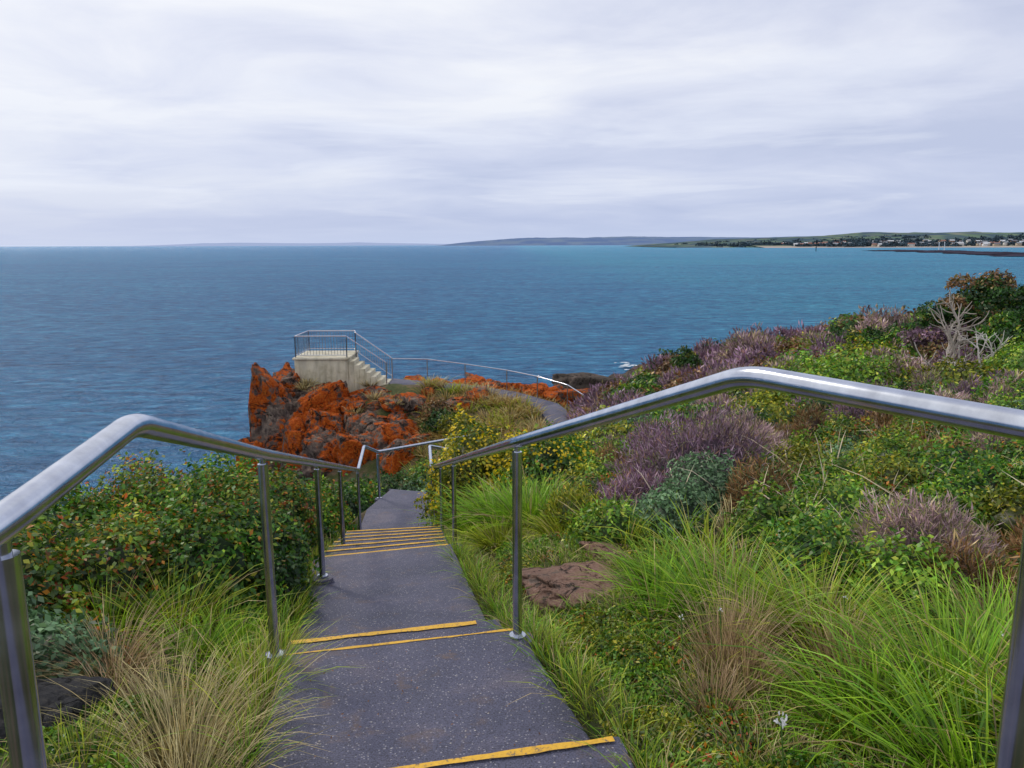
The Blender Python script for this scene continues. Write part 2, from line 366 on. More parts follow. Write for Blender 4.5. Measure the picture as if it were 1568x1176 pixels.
# ------------------------------------------------------------ rocks
def ico(s):
    bm=bmesh.new(); bmesh.ops.create_icosphere(bm,subdivisions=s,radius=1); a=np.array([v.co[:] for v in bm.verts]); f=np.array([[v.index for v in f.verts] for f in bm.faces]); bm.free(); return a,f
ICOS={k:ico(k) for k in (3,4,5,6)}
def rock(g,c,rad,seed,rz=0.,npl=13,amp=.09,tilt=(0,0),sub=5):
    I,Fc=ICOS[sub]
    r_=np.random.default_rng(seed); n=norm(r_.normal(size=(npl,3))); n=np.vstack([n,np.eye(3),-np.eye(3)])
    n[-6:]=norm(n[-6:]+r_.normal(size=(6,3))*.18)
    off=np.r_[r_.uniform(.72,1.05,npl),r_.uniform(.8,1,6)]
    d=I@n.T; R=np.where(d>.05,off/np.maximum(d,.05),9).min(1)
    V=I*R[:,None]; rad=np.array(rad)
    nn=fbm(V*2.1+seed,6,seed)-.5; n2=np.abs(fbm(V*1.3*[1,1,.5]+seed*3,3,seed+9)-.5); n3=np.abs(fbm(V*3.1*[1,1,.45]+seed*5,2,seed+19)-.5)
    V=V*(1+nn*amp*4.0-np.exp(-n2*28)*.17-np.exp(-n3*30)*.06)[:,None]*rad
    cz,sz=math.cos(rz),math.sin(rz); V=V@np.array([[cz,sz,0],[-sz,cz,0],[0,0,1]])
    ax,ay=tilt
    V=V@np.array([[1,0,0],[0,math.cos(ax),math.sin(ax)],[0,-math.sin(ax),math.cos(ax)]])
    V=V@np.array([[math.cos(ay),0,-math.sin(ay)],[0,1,0],[math.sin(ay),0,math.cos(ay)]])
    g.add(V+np.array(c),Fc,(0,0,0))
g=G()
rock(g,(-11.2,35.4,-8.9),(1.2,1.3,2.8),1,.2,8,.05,sub=6); rock(g,(-10.4,34.4,-9.9),(1.2,1.0,2.7),2,.1,8,.05,sub=6)
rock(g,(-11.7,36.6,-10.4),(1.0,1.8,4.3),3,.1,8,.06); rock(g,(-11.0,37.2,-8.1),(1.3,1.4,2.3),4,.3,sub=6); rock(g,(-11.4,40,-9.5),(1.4,2,3.2),5,.3)
rock(g,(-9.6,33.6,-10.4),(1.2,1.1,2.7),6,.4,10,.05,sub=6); rock(g,(-9.2,35.4,-8.4),(1.5,1.2,1.7),7,.6,sub=6)
rock(g,(-8.4,34.2,-9.0),(1.5,1.1,1.8),8,.1,sub=6); rock(g,(-7.7,32.8,-10.0),(1.4,1.2,1.8),9,.9,sub=6); rock(g,(-7.6,35.6,-7.8),(1.4,1.0,1.0),10,.4)
rock(g,(-6.6,34.0,-8.6),(1.4,1.0,1.3),11,.2,sub=6); rock(g,(-6.2,32.3,-9.6),(1.4,1.0,1.5),12,.7,sub=6); rock(g,(-5.6,35.9,-7.6),(1.2,.9,.7),13,.1)
rock(g,(-5.0,33.0,-8.5),(1.2,.9,1.1),14,.3); rock(g,(-4.7,31.4,-9.0),(1.2,.9,1.0),15,.6); rock(g,(-8.9,32.0,-11.2),(1.5,1.2,2.0),16,.2)
rock(g,(-6.9,36.4,-7.2),(1.1,.7,.5),17,.2); rock(g,(-11.7,34.3,-11.3),(1.0,1.0,2.6),18); rock(g,(-11.3,32.2,-10.3),(.5,.6,1.9),19)
rock(g,(-9.3,36.5,-7.1),(1.2,.5,.45),20,.1)
for k in range(62):
    x=rng.uniform(-10.5,3.5); y=rng.uniform(31.5,38) if x<-4 else rng.uniform(34,40); 
    d,_=pathinfo(np.array([x]),np.array([y])); s=rng.uniform(.2,.65)
    if d[0]<.9+s: continue
    if y>36.8 and x<-5.6: continue
    rock(g,(x,y,float(H(np.array([x]),np.array([y]))[0])+s*.15),(s*1.4,s,s*.7),100+k,rng.uniform(0,6),10,.08,(rng.uniform(-.3,.3),rng.uniform(-.3,.3)))
for k in range(14):
    x=-5+k*.8+rng.uniform(-.3,.3); rock(g,(x,39.4+rng.uniform(-.3,.5)-max(0,(x+1))*.42,-7.6-.05*x),(1.1,.8,.65),200+k,rng.uniform(0,6))
g.build('lichen_rock_outcrop',M_rock,False)
g=G()
for k,(x,y,z,a,b_,c_) in enumerate([(7.2,62,-11.9,4.2,3,1.5),(11,66,-12.2,4,3,1.2),(4.5,60,-12.4,3,2,1.0),(14,72,-12.6,4,4,1.2),(28,84,-12.6,4,3,1.0),(33,86,-12.6,5,3,1.0),(21.5,45,-4.9,2.6,2,.62),(24,46,-4.9,3,2,.7),(9,56,-12.2,5,4,1.6)]):
    rock(g,(x,y,z),(a,b_,c_),400+k,rng.uniform(0,3),12,.08)
g.build('shore_rocks',M_shore)
g=G()
rock(g,(.36,4.25,-1.99),(.38,.46,.09),501,.3,14,.05,(-.12,.05)); rock(g,(.66,3.95,-1.95),(.24,.2,.08),502,.9,12,.05)
rock(g,(.72,4.75,-2.02),(.25,.25,.08),504,1.2,12,.05); rock(g,(-1.05,2.35,-1.70),(.22,.3,.05),505,.4,12,.05); rock(g,(-1.35,1.9,-1.63),(.22,.22,.05),506,.4,12,.05)
g.build('sandstone_slab',M_slab)
g=G()
rock(g,(-1.66,2.35,-1.58),(.30,.2,.12),601,.2,12,.05,(.1,.1)); rock(g,(-1.95,2.5,-1.55),(.2,.2,.16),602,.9); rock(g,(-1.4,2.1,-1.6),(.16,.12,.07),603,.9)
g.build('basalt_rock',M_dark)

# ------------------------------------------------------------ vegetation generators
def leaves(g,P,Nn,T,L,Wd,col,fold=.15):
    n=len(P); Nn=norm(Nn); T=norm(T-Nn*(T*Nn).sum(1,keepdims=True)); B=np.cross(Nn,T)
    L=np.broadcast_to(L,(n,))[:,None]; Wd=np.broadcast_to(Wd,(n,))[:,None]
    V=np.stack([P,P+T*L*.5+B*Wd*.5+Nn*Wd*fold,P+T*L,P+T*L*.5-B*Wd*.5+Nn*Wd*fold],1).reshape(-1,3)
    F=np.arange(n*4).reshape(n,4); g.add(V,F,np.repeat(np.clip(col,0.002,1),4,0))
sph_u,sph_v=10,6
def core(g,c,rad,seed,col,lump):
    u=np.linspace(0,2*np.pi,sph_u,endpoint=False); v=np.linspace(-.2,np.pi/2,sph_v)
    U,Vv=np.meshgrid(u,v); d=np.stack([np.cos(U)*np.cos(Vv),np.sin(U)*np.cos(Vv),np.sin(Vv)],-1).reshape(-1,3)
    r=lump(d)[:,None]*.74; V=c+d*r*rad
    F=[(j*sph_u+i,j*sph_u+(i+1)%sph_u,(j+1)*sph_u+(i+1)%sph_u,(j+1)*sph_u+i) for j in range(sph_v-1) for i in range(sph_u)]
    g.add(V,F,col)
def pick(pal,n,r_):
    w=np.array([p[0] for p in pal]); w=w/w.sum(); c=np.array([p[1] for p in pal]); return c[r_.choice(len(pal),n,p=w)]
PAL={
'green':[(5,(.035,.120,.010)),(4,(.085,.20,.014)),(2,(.20,.31,.020)),(.7,(.30,.28,.03)),(.3,(.36,.14,.02))],
'rusty':[(4,(.045,.11,.010)),(4,(.10,.18,.014)),(2,(.26,.27,.02)),(1.3,(.38,.15,.018)),(.8,(.30,.06,.012))],
'dark':[(5,(.016,.055,.010)),(3,(.034,.10,.012)),(1,(.09,.16,.02)),(.3,(.18,.13,.03))],
'grey':[(4,(.095,.18,.085)),(3,(.15,.25,.12)),(2,(.05,.11,.04))],
'purple':[(4,(.130,.070,.105)),(3,(.24,.145,.215)),(2,(.35,.24,.295)),(1,(.13,.12,.04)),(.8,(.30,.17,.10))],
'brown':[(4,(.17,.085,.035)),(3,(.27,.15,.06)),(2,(.13,.12,.03)),(1,(.34,.24,.10))],
'olive':[(4,(.14,.18,.012)),(3,(.26,.28,.018)),(2,(.07,.13,.012)),(1.5,(.44,.37,.03))],
'lime':[(4,(.11,.25,.018)),(3,(.24,.36,.03)),(2.5,(.06,.15,.013)),(1,(.40,.42,.05))],
'mauve':[(4,(.26,.165,.18)),(3,(.40,.28,.285)),(2,(.17,.17,.06)),(1.5,(.48,.38,.20))],
}
def bush(g,x,y,z,rad,pal,leaf,seed,dens=2.2,spiky=False,asp=.55,flower=None,coreon=True):
    r_=np.random.default_rng(seed); rad=np.array(rad,float); c=np.array([x,y,z])
    off=seed*1.37%100
    lump=lambda d:.70+.44*vnoise(d*1.9+off,seed)+.30*vnoise(d*4.6+off,seed+1)
    area=2*np.pi*rad[0]*(rad[0]*.5+rad[2]*.6)
    la=leaf*leaf*asp*.5
    n=int(min(15000,dens*area/la))
    d=norm(r_.normal(size=(n,3))); d[:,2]=np.abs(d[:,2]*1.0)-.18; d=norm(d)
    tw=vnoise(d*9+off,seed+3); 
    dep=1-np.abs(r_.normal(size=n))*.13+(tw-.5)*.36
    P=c+d*(lump(d)*dep)[:,None]*rad
    col=pick(PAL[pal],n,r_)
    patch=vnoise(P*(2.2/max(.4,rad[0]))+off,seed+5)[:,None]
    col=col*(.45+1.05*patch)*r_.uniform(.5,1.7,(n,1))*np.clip(.05+1.08*dep[:,None],.12,1.5)  # random tone; inner leaves also darkened, occlusion shade put into the colour
    col=col*r_.uniform(.8,1.25)
    if spiky:
        T=d+np.array([0,0,.7])+r_.normal(size=(n,3))*.45; Nn=r_.normal(size=(n,3))
    else:
        Nn=d+r_.normal(size=(n,3))*.65+np.array([0,0,.25]); T=r_.normal(size=(n,3))+np.array([0,0,.6])
    L=leaf*r_.uniform(.6,1.35,n)
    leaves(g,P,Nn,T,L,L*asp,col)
    if flower:
        k=int(flower); dd=norm(r_.normal(size=(k,3))); dd[:,2]=np.abs(dd[:,2]); cl=vnoise(dd*5+off,3)>.46; dd=dd[cl]; k=len(dd)
        PP=c+dd*(lump(dd)*r_.uniform(.98,1.12,k))[:,None]*rad
        leaves(g,PP,dd+r_.normal(size=(k,3))*.5,r_.normal(size=(k,3)),leaf*.9,leaf*.8,np.array([.85,.62,.010])*r_.uniform(.7,1.2,(k,1)))
    if coreon: 
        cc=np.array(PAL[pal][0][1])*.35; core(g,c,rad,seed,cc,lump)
def tuft(g,x,y,z,n,R,h,pal,seed,w=.006,lean=.7,droop=.55,seg=4,wind=(0,0)):
    r_=np.random.default_rng(seed); a=r_.uniform(0,2*np.pi,n); rr=R*np.sqrt(r_.uniform(0,1,n))
    base=np.c_[x+np.cos(a)*rr,y+np.sin(a)*rr,np.full(n,z)]
    a2=a+r_.normal(size=n)*.5; dirh=np.c_[np.cos(a2),np.sin(a2),np.zeros(n)]; dirh[:,0]+=wind[0]; dirh[:,1]+=wind[1]
    ln=(lean*(.15+.85*rr/R)*r_.uniform(.4,1.3,n))[:,None]; hh=(h*r_.uniform(.45,1.15,n))[:,None]; dr=(droop*r_.uniform(.4,1.4,n))[:,None]
    side=norm(np.c_[-dirh[:,1],dirh[:,0],r_.normal(size=n)*.4]+r_.normal(size=(n,3))*.35)
    ts=np.linspace(0,1,seg+1); V=np.zeros((n,seg+1,2,3)); C=np.zeros((n,seg+1,2,3))
    b0,t0=pal[0],pal[1]; mixr=r_.uniform(0,1,(n,1)); cb=np.array(b0[0])*(1-mixr)+np.array(b0[1])*mixr; ct=np.array(t0[0])*(1-mixr)+np.array(t0[1])*mixr
    br=r_.uniform(.5,1.5,(n,1))
    dead=r_.uniform(size=(n,1))<(pal[2] if len(pal)>2 else .1)
    ct=np.where(dead,np.array([.56,.44,.19]),ct); cb=np.where(dead,np.array([.25,.18,.08]),cb)
    for k,t in enumerate(ts):
        p=base+dirh*hh*(ln*(t+.6*t*t))+np.array([0,0,1.])*hh*(t-dr*ln*t*t*t*.9)
        ww=w*r_.uniform(.8,1.2)*(1-t)**.6*(.7+.6*t)*(1 if t<1 else .1)
        V[:,k,0]=p-side*ww/2; V[:,k,1]=p+side*ww/2
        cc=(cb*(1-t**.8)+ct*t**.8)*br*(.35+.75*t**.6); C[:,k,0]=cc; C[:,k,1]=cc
    m_=(seg+1)*2; idx=np.arange(n)[:,None]*m_
    F=np.concatenate([idx+np.array([[2*k,2*k+1,2*k+3,2*k+2]]) for k in range(seg)],0)
    g.add(V.reshape(-1,3),F,np.clip(C.reshape(-1,3),.002,1))
GP={
'green':(((.030,.13,.006),(.06,.20,.008)),((.20,.48,.015),(.42,.60,.03)),.08),
'yg':(((.08,.15,.008),(.12,.19,.012)),((.38,.52,.02),(.62,.62,.06)),.16),
'straw':(((.18,.14,.05),(.25,.19,.06)),((.62,.52,.21),(.80,.68,.36)),.25),
'tan':(((.22,.14,.07),(.28,.18,.10)),((.54,.36,.20),(.66,.48,.30)),.3),
'brown':(((.14,.10,.02),(.20,.12,.03)),((.46,.30,.07),(.58,.38,.11)),.2)}
def hz(x,y): return float(H(np.array([x]),np.array([y]))[0])
sd=[1000]
def S():
    sd[0]+=1; return sd[0]
def leafsz(y): return max(.037,.0054*y)
placed=[]
def scatter(n,xr,yr,ok,rr,mind=.75):
    out=[]
    for k in range(n):
        x=rng.uniform(*xr); y=rng.uniform(*yr); r=rng.uniform(*rr)
        if any((x-a)**2+(y-b_)**2<((r+c_)*mind*.72)**2 for a,b_,c_ in placed): continue
        if not ok(x,y,r): continue
        placed.append((x,y,r)); out.append((x,y,r))
    return out
def pd(x,y): return float(pathinfo(np.array([x]),np.array([y]))[0][0])
def px(y): return float(np.interp(y,PL[:,1][:10],PL[:,0][:10]))
# ---- left scrub
g=G()
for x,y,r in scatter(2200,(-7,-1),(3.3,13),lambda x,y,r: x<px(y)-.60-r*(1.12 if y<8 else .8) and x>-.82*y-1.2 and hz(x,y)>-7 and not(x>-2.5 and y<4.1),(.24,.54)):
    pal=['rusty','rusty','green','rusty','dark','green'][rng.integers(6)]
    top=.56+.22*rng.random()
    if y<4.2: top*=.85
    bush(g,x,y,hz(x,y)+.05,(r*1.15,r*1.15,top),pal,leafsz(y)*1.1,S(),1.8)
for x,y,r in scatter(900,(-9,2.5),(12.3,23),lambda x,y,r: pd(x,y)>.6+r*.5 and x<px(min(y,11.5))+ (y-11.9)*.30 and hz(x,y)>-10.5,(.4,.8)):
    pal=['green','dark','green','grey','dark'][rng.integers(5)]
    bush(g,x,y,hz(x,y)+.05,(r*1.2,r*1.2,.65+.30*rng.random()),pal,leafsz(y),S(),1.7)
for (x,y,z,r,h,pal) in [(-2.6,3.05,-1.85,.45,.36,'grey'),(-2.25,4.0,-2.1,.45,.55,'rusty'),(-1.80,4.15,-2.15,.36,.60,'green'),(-1.85,4.85,-2.35,.36,.72,'rusty'),(-3.0,2.5,-1.85,.45,.32,'green'),(-1.45,4.3,-2.15,.18,.36,'dark'),(-3.3,3.2,-2.0,.5,.6,'rusty'),(-2.0,2.95,-1.75,.25,.18,'grey'),
  (-1.5,14.8,-5.3,.6,1.0,'green'),(-.95,16.2,-5.7,.6,1.0,'dark'),(-2.3,14.2,-5.4,.7,1.0,'dark'),(.75,15.2,-5.0,.6,.9,'green'),(.1,13.2,-4.4,.4,.8,'dark'),(1.4,17.0,-5.2,.7,.9,'green'),(-2.9,12.6,-5.1,.6,.9,'green')]:
    bush(g,x,y,z,(r*1.15,r,h),pal,.036 if y<10 else .07,S(),2.0)
for k in range(26):
    y=rng.uniform(4.4,8.3); x=px(y)-rng.uniform(.72,.85); r=rng.uniform(.10,.17)
    bush(g,x,y,gz(x,y)-.05,(r,r,.25+.3*rng.random()),['green','rusty','dark'][rng.integers(3)],.036,S(),1.8)
g.build('left_coastal_scrub',M_leaf)
# ---- yellow flowering shrub
g=G()
bush(g,.42,8.1,-2.85,(.55,.45,.75),'green',.045,S(),2.0,flower=1100); bush(g,-.42,8.8,-3.1,(.55,.45,.88),'olive',.045,S(),2.0,flower=1300)
bush(g,.0,8.6,-3.1,(.42,.4,.8),'olive',.045,S(),2.0,flower=600)
g.build('yellow_flowering_shrub',M_leaf)
g=G()
bush(g,1.62,6.7,-2.40,(.72,.6,.80),'purple',.080,S(),2.4,True,.10); bush(g,1.05,6.0,-2.35,(.42,.4,.45),'purple',.07,S(),2.4,True,.11)
bush(g,2.2,7.3,-2.35,(.45,.5,.60),'mauve',.08,S(),2.2,True,.11); bush(g,2.15,3.75,-1.80,(.36,.34,.42),'mauve',.055,S(),2.2,True,.11)
bush(g,.50,5.9,-2.3,(.24,.25,.34),'olive',.045,S(),2.0,True,.2)
g.build('purple_heath_shrub',M_leaf)
placed+= [(1.62,6.7,.65),(.42,8.1,.5),(1.05,6.0,.35),(2.2,7.3,.4),(2.15,3.75,.3),(-.42,8.8,.5),(.5,5.9,.2)]
# ---- right near mixed low shrubs
g=G()
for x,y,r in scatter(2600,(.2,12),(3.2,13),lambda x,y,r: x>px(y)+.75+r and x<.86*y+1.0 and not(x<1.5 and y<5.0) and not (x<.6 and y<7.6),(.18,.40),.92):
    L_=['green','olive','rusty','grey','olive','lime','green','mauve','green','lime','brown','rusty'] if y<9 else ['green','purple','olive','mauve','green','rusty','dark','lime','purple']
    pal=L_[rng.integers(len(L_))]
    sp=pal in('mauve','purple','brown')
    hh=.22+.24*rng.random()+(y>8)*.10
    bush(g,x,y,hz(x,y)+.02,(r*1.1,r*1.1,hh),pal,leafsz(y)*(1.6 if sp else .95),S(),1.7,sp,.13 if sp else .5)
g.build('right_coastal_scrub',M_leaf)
# ---- heathland further out
dead_at=(8.75,15.5)
g=G()
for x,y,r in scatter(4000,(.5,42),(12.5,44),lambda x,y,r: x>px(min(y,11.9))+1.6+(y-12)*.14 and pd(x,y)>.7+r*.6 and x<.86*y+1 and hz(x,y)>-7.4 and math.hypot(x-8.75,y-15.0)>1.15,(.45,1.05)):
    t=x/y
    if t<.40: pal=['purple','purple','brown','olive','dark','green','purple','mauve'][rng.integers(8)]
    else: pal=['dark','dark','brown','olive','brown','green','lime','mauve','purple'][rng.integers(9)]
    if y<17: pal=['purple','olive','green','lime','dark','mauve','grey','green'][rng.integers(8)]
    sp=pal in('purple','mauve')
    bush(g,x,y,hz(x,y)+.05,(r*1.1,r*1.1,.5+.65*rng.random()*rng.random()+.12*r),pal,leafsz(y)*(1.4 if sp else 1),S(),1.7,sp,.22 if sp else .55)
g.build('heathland_shrubs',M_leaf)

# ---- grasses
g=G()
def T(x,y,n,R,h,p,**k): tuft(g,x,y,hz(x,y)-.02,n,R,h,GP[p],S(),**k)
T(-1.06,2.2,650,.12,.31,'straw',w=.0045,lean=.9,wind=(.05,0)); T(-1.25,2.5,350,.10,.27,'straw',w=.004,lean=.8)
T(-1.02,2.75,320,.09,.32,'yg',w=.004,lean=.8); T(-1.68,2.95,500,.09,.28,'tan',w=.004,lean=.9)
T(-.90,1.85,350,.10,.24,'straw',w=.004,lean=.8);T(-1.25,2.0,160,.12,.16,'yg',w=.004); T(-1.5,2.65,120,.08,.2,'tan',w=.004)
for x,y,h in [(-1.72,3.65,.42),(-2.0,3.5,.36),(-1.45,3.5,.28),(-1.5,3.3,.20)]: T(x,y,300,.11,h,'green' if h<.4 else 'yg',w=.008,lean=.85)
for x,y,h in [(-1.3,3.5,.25),(-1.38,4.0,.25),(-1.2,3.0,.18)]: T(x,y,160,.09,h,'green',w=.006,lean=.7)
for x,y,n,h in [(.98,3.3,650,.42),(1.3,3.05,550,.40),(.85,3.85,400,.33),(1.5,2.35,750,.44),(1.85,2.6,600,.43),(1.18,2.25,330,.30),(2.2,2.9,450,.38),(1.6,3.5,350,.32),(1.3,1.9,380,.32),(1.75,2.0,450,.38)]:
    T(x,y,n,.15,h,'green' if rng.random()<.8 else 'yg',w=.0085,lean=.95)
for x,y,h in [(.80,2.72,.32),(.92,2.85,.36),(.70,2.42,.18),(1.25,2.7,.3),(2.0,3.0,.35),(.86,2.6,.22)]: T(x,y,340,.07,h,'tan',w=.004,lean=.5)
for x,y,h in [(.15,6.35,.50),(-.12,6.9,.46),(.35,6.7,.46),(-.35,7.4,.45),(.42,5.7,.25),(-.1,6.0,.25),(0,7.4,.45)]: T(x,y,550,.13,h,'green' if y>6.2 else 'yg',w=.010,lean=.95)
for k in range(300):
    x=rng.uniform(.6,10); y=rng.uniform(3.2,13)
    if x<px(y)+1.0 or x>.85*y+.6 or pd(x,y)<.9 or math.hypot(x-1.6,y-6.4)<1.0: continue
    p=['yg','green','yg','straw','tan','green'][rng.integers(6)]
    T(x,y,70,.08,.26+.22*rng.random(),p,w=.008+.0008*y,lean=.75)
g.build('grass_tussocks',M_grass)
g=G()
for k in range(420):
    x=rng.uniform(-6.0,4); y=rng.uniform(24,37)
    if pd(x,y)<.75: continue
    z0=hz(x,y)
    if z0<-9.2 or (x<-4.3 and y>35.2) or (x<-3.9 and y<34.6): continue
    tuft(g,x,y,z0-.05,60,.28,.65,GP[['brown','brown','brown','straw','yg'][rng.integers(5)]],S(),w=.035,lean=.8)
for x,y,z0 in [(-8.6,36.2,-6.9),(-9.3,36.0,-7.0),(-10.0,36.1,-6.8),(-8.2,35.5,-6.9),(-7,37,-6.8),(-6.4,35.2,-7.1),(-5.4,34.6,-7.3),(-9.9,36.6,-6.7),(-9.0,36.6,-6.9),(-7.2,34.3,-7.6)]:
    tuft(g,x,y,z0,80,.30,.45,GP['straw'],S(),w=.035,lean=.8)
g.build('brown_tussock_grass',M_grass)
g=G()
for x,y,r,pp in [(-3.0,32.5,.6,'dark'),(-2.3,31.6,.6,'olive'),(-1.4,30,.7,'green'),(-3.4,33.6,.5,'brown')]: bush(g,x,y,hz(x,y)+.2,(r*1.2,r,.7),pp,.14,S(),1.8)
g.build('outcrop_shrub',M_leaf)
g=G()
for k in range(2600):
    if k%2: x=rng.uniform(-3.2,4.2); y=rng.uniform(1.0,7.5)
    else: y=rng.uniform(1.3,7.5); x=px(y)+rng.uniform(.5,1.5)
    d=pd(x,y)
    if d<.57 or math.hypot(x-.38,y-4.2)<.36: continue
    tuft(g,x,y,hz(x,y)-.01,22,.09,.05+.07*rng.random(),GP[['green','yg','green','straw'][rng.integers(4)]],S(),w=.005,lean=.8,seg=3)
for k in range(260):
    y=rng.uniform(1.6,8.5); s=rng.choice([-1,1]); x=px(y)+s*rng.uniform(.54,.61)
    tuft(g,x,y,gz(x,y)-.08,22,.05,.12+.07*rng.random(),GP[['green','yg'][rng.integers(2)]],S(),w=.005,lean=.8,seg=3)
g.build('ground_grass',M_grass)
g=G()
for k in range(170):
    y=rng.uniform(1.6,5.5); x=px(y)+rng.uniform(.68,1.7)*rng.choice([1,1,-1])
    if math.hypot(x-.4,y-4.25)<.42: continue
    r=rng.uniform(.05,.13); bush(g,x,y,hz(x,y)-.01,(r*1.3,r*1.3,r*.6),['green','lime','rusty','olive'][rng.integers(4)],.018,S(),1.6,coreon=False)
g.build('ground_cover_plants',M_leaf)
g=G()
for k in range(60):
    x=rng.uniform(1.2,5.0); y=rng.uniform(3.6,7.5)
    if x>.8*y: continue
    tuft(g,x,y,hz(x,y),8,.1,.55,(((.3,.22,.12),(.4,.3,.2)),((.72,.58,.38),(.85,.74,.56)),.2),S(),w=.016,lean=.9)
g.build('dead_reeds',M_grass)
g=G()
def flower(x,y,z,h,s,n=9):
    tube(g,[(x,y,z),(x+.01,y,z+h*.5),(x,y+.01,z+h)],.002,5,(.1,.2,.04))
    r_=np.random.default_rng(S()); P=np.array([x,y,z+h])+r_.normal(size=(n,3))*s*.6
    leaves(g,P,r_.normal(size=(n,3))+[0,-.5,.6],r_.normal(size=(n,3)),s,s*.8,np.full((n,3),.8))
flower(.72,1.86,-1.5,.24,.014,14); flower(.735,1.9,-1.5,.21,.012,10)
for k in range(12): x,y=rng.uniform(.6,2.4),rng.uniform(2.4,4.6); flower(x,y,hz(x,y),.3,.008,5)
g.build('white_wildflowers',M_leaf)
g=G(); n=60; P=np.c_[rng.uniform(-.9,.2,n),rng.uniform(1.95,3.0,n),np.zeros(n)]; P[:,2]=-1.535-(P[:,1]-1.88)/1.22*.165+.010
k=np.array([pd(a,b_)<.48 for a,b_ in P[:,:2]]); P=P[k]; n=len(P)
leaves(g,P,np.tile([0,0,1.],(n,1))+rng.normal(size=(n,3))*.2,rng.normal(size=(n,3)),rng.uniform(.004,.018,n),.006,np.array([.16,.07,.03])*rng.uniform(.5,1.8,(n,1)))
g.build('fallen_leaves',M_leaf)

# ------------------------------------------------------------ trees
def branch(g,p,d,L,r,lev,r_,col,tips,kids=3,spread=.6):
    pts=[p]; dd=d
    for k in range(4):
        dd=norm(dd+r_.normal(size=3)*.16+np.array([0,0,.03])); pts.append(pts[-1]+dd*L/4)
    tube(g,pts,np.linspace(r,r*.55,5),7 if lev>1 else 5,col,cap=False)
    if lev==0: tips.append(pts[-1]); return
    for k in range(kids):
        q=pts[[4,3,2,4][k%4]]; nd=norm(dd+r_.normal(size=3)*spread); nd[2]=max(nd[2],-.1)
        branch(g,q,nd,L*r_.uniform(.6,.85),r*.55,lev-1,r_,col,tips,kids,spread)
def tree(name,x,y,h,w,pal,seed,nb=20):
    zb=hz(x,y)-.1
    e=empty(name); r_=np.random.default_rng(seed); g=G(); tips=[]
    for k in range(2): branch(g,np.array([x+k*.15,y,zb]),norm(np.array([r_.normal()*.3,r_.normal()*.3,1])),h*.42,.08,2,r_,(.16,.13,.11),tips,3,.6)
    g.build('trunk_and_limbs',M_bark,True,e); g=G()
    for k in range(nb):
        a=r_.uniform(0,6.28); rr=w*math.sqrt(r_.uniform(0,1))*.85; hh=h*(.25+.65*(1-(rr/w)**2)*r_.uniform(.4,1.08))
        s=w*r_.uniform(.22,.36)
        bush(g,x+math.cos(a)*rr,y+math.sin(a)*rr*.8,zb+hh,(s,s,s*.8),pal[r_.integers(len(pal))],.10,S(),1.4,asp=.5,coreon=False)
    for t in tips: bush(g,*t,(w*.18,w*.18,w*.15),pal[0],.10,S(),1.2,coreon=False)
    g.build('crown',M_leaf,False,e)
tree('coastal_tree',12.3,20.3,3.0,1.25,['dark','brown','dark'],5)
tree('coastal_tree',14.0,21.0,2.7,1.4,['dark','green','dark'],6)
tree('coastal_tree',11.8,17.4,1.7,1.1,['dark','dark','green'],7)
tree('coastal_tree',11.2,20.0,2.1,.95,['purple','brown','dark'],8)
tree('coastal_tree',13.4,18.2,2.1,1.2,['dark','green','dark'],10)
tree('coastal_tree',6.0,25.5,1.6,.7,['dark','olive'],9,12)
tree('coastal_tree',10.5,23.5,1.5,.9,['dark','brown'],12,12)
e=empty('dead_tree'); g=G(); r_=np.random.default_rng(21); tt=[]
zb=hz(*dead_at)
branch(g,np.array([dead_at[0],dead_at[1],zb]),norm(np.array([.05,0,1.])),.90,.075,3,r_,(.40,.35,.31),tt,4,.6)
branch(g,np.array([dead_at[0]+.35,dead_at[1],zb]),norm(np.array([.5,-.2,.9])),.72,.05,3,r_,(.68,.63,.60),tt,4,.75)
branch(g,np.array([dead_at[0]+.1,dead_at[1],zb]),norm(np.array([-.5,-.2,.9])),.65,.045,2,r_,(.50,.46,.42),tt,4,.75)
g.build('bare_branches',M_bark,True,e)

# ------------------------------------------------------------ distant coast
def ridge(name,y0,x0,x1,hfun,depth,colf,n=400,layers=14):
    g=G(); xs=np.linspace(x0,x1,n); V=[];C=[]
    for k in range(layers):
        t=k/(layers-1); yy=y0+depth*t
        hh=hfun(xs,t); V.append(np.c_[xs,np.full(n,yy),SEA+hh]); C.append(colf(xs,t,hh))
    idx=np.arange(n*layers).reshape(layers,n)
    F=np.stack([idx[:-1,:-1],idx[:-1,1:],idx[1:,1:],idx[1:,:-1]],-1).reshape(-1,4)
    g.add(np.concatenate(V),F,np.concatenate(C)); g.build(name,M_far,True)
def nz(xs,s,t=0,seed=0): return fbm(np.c_[xs/s,xs*0+t*3,xs*0],5,seed)
def h1(xs,t):
    env=np.clip((xs+900)/1500,0,1)**.6
    return np.sin(min(1,t*1.3)*np.pi/2)*env*(55+90*nz(xs,900,t*.6,3))-4*(t==0)
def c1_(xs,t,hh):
    n=nz(xs,260,t*16,8)[:,None]; k=np.clip((n-.45)*6,0,1); return np.array([.12,.18,.32])*(1-k)+np.array([.17,.23,.33])*k  # aerial haze painted in as bluish hill colours
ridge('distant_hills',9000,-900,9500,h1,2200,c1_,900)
def h0(xs,t):
    env=np.clip((xs+11500)/3000,0,1)*np.clip((200-xs)/5000,0,1)
    return np.sin(min(1,t*1.3)*np.pi/2)*env*170*nz(xs,3000,t*.3,31)-6*(t==0)
ridge('faint_far_range',22000,-11000,3000,h0,3000,lambda xs,t,hh:np.tile([.34,.41,.58],(len(xs),1)))  # pale blue haze is painted into the range colour
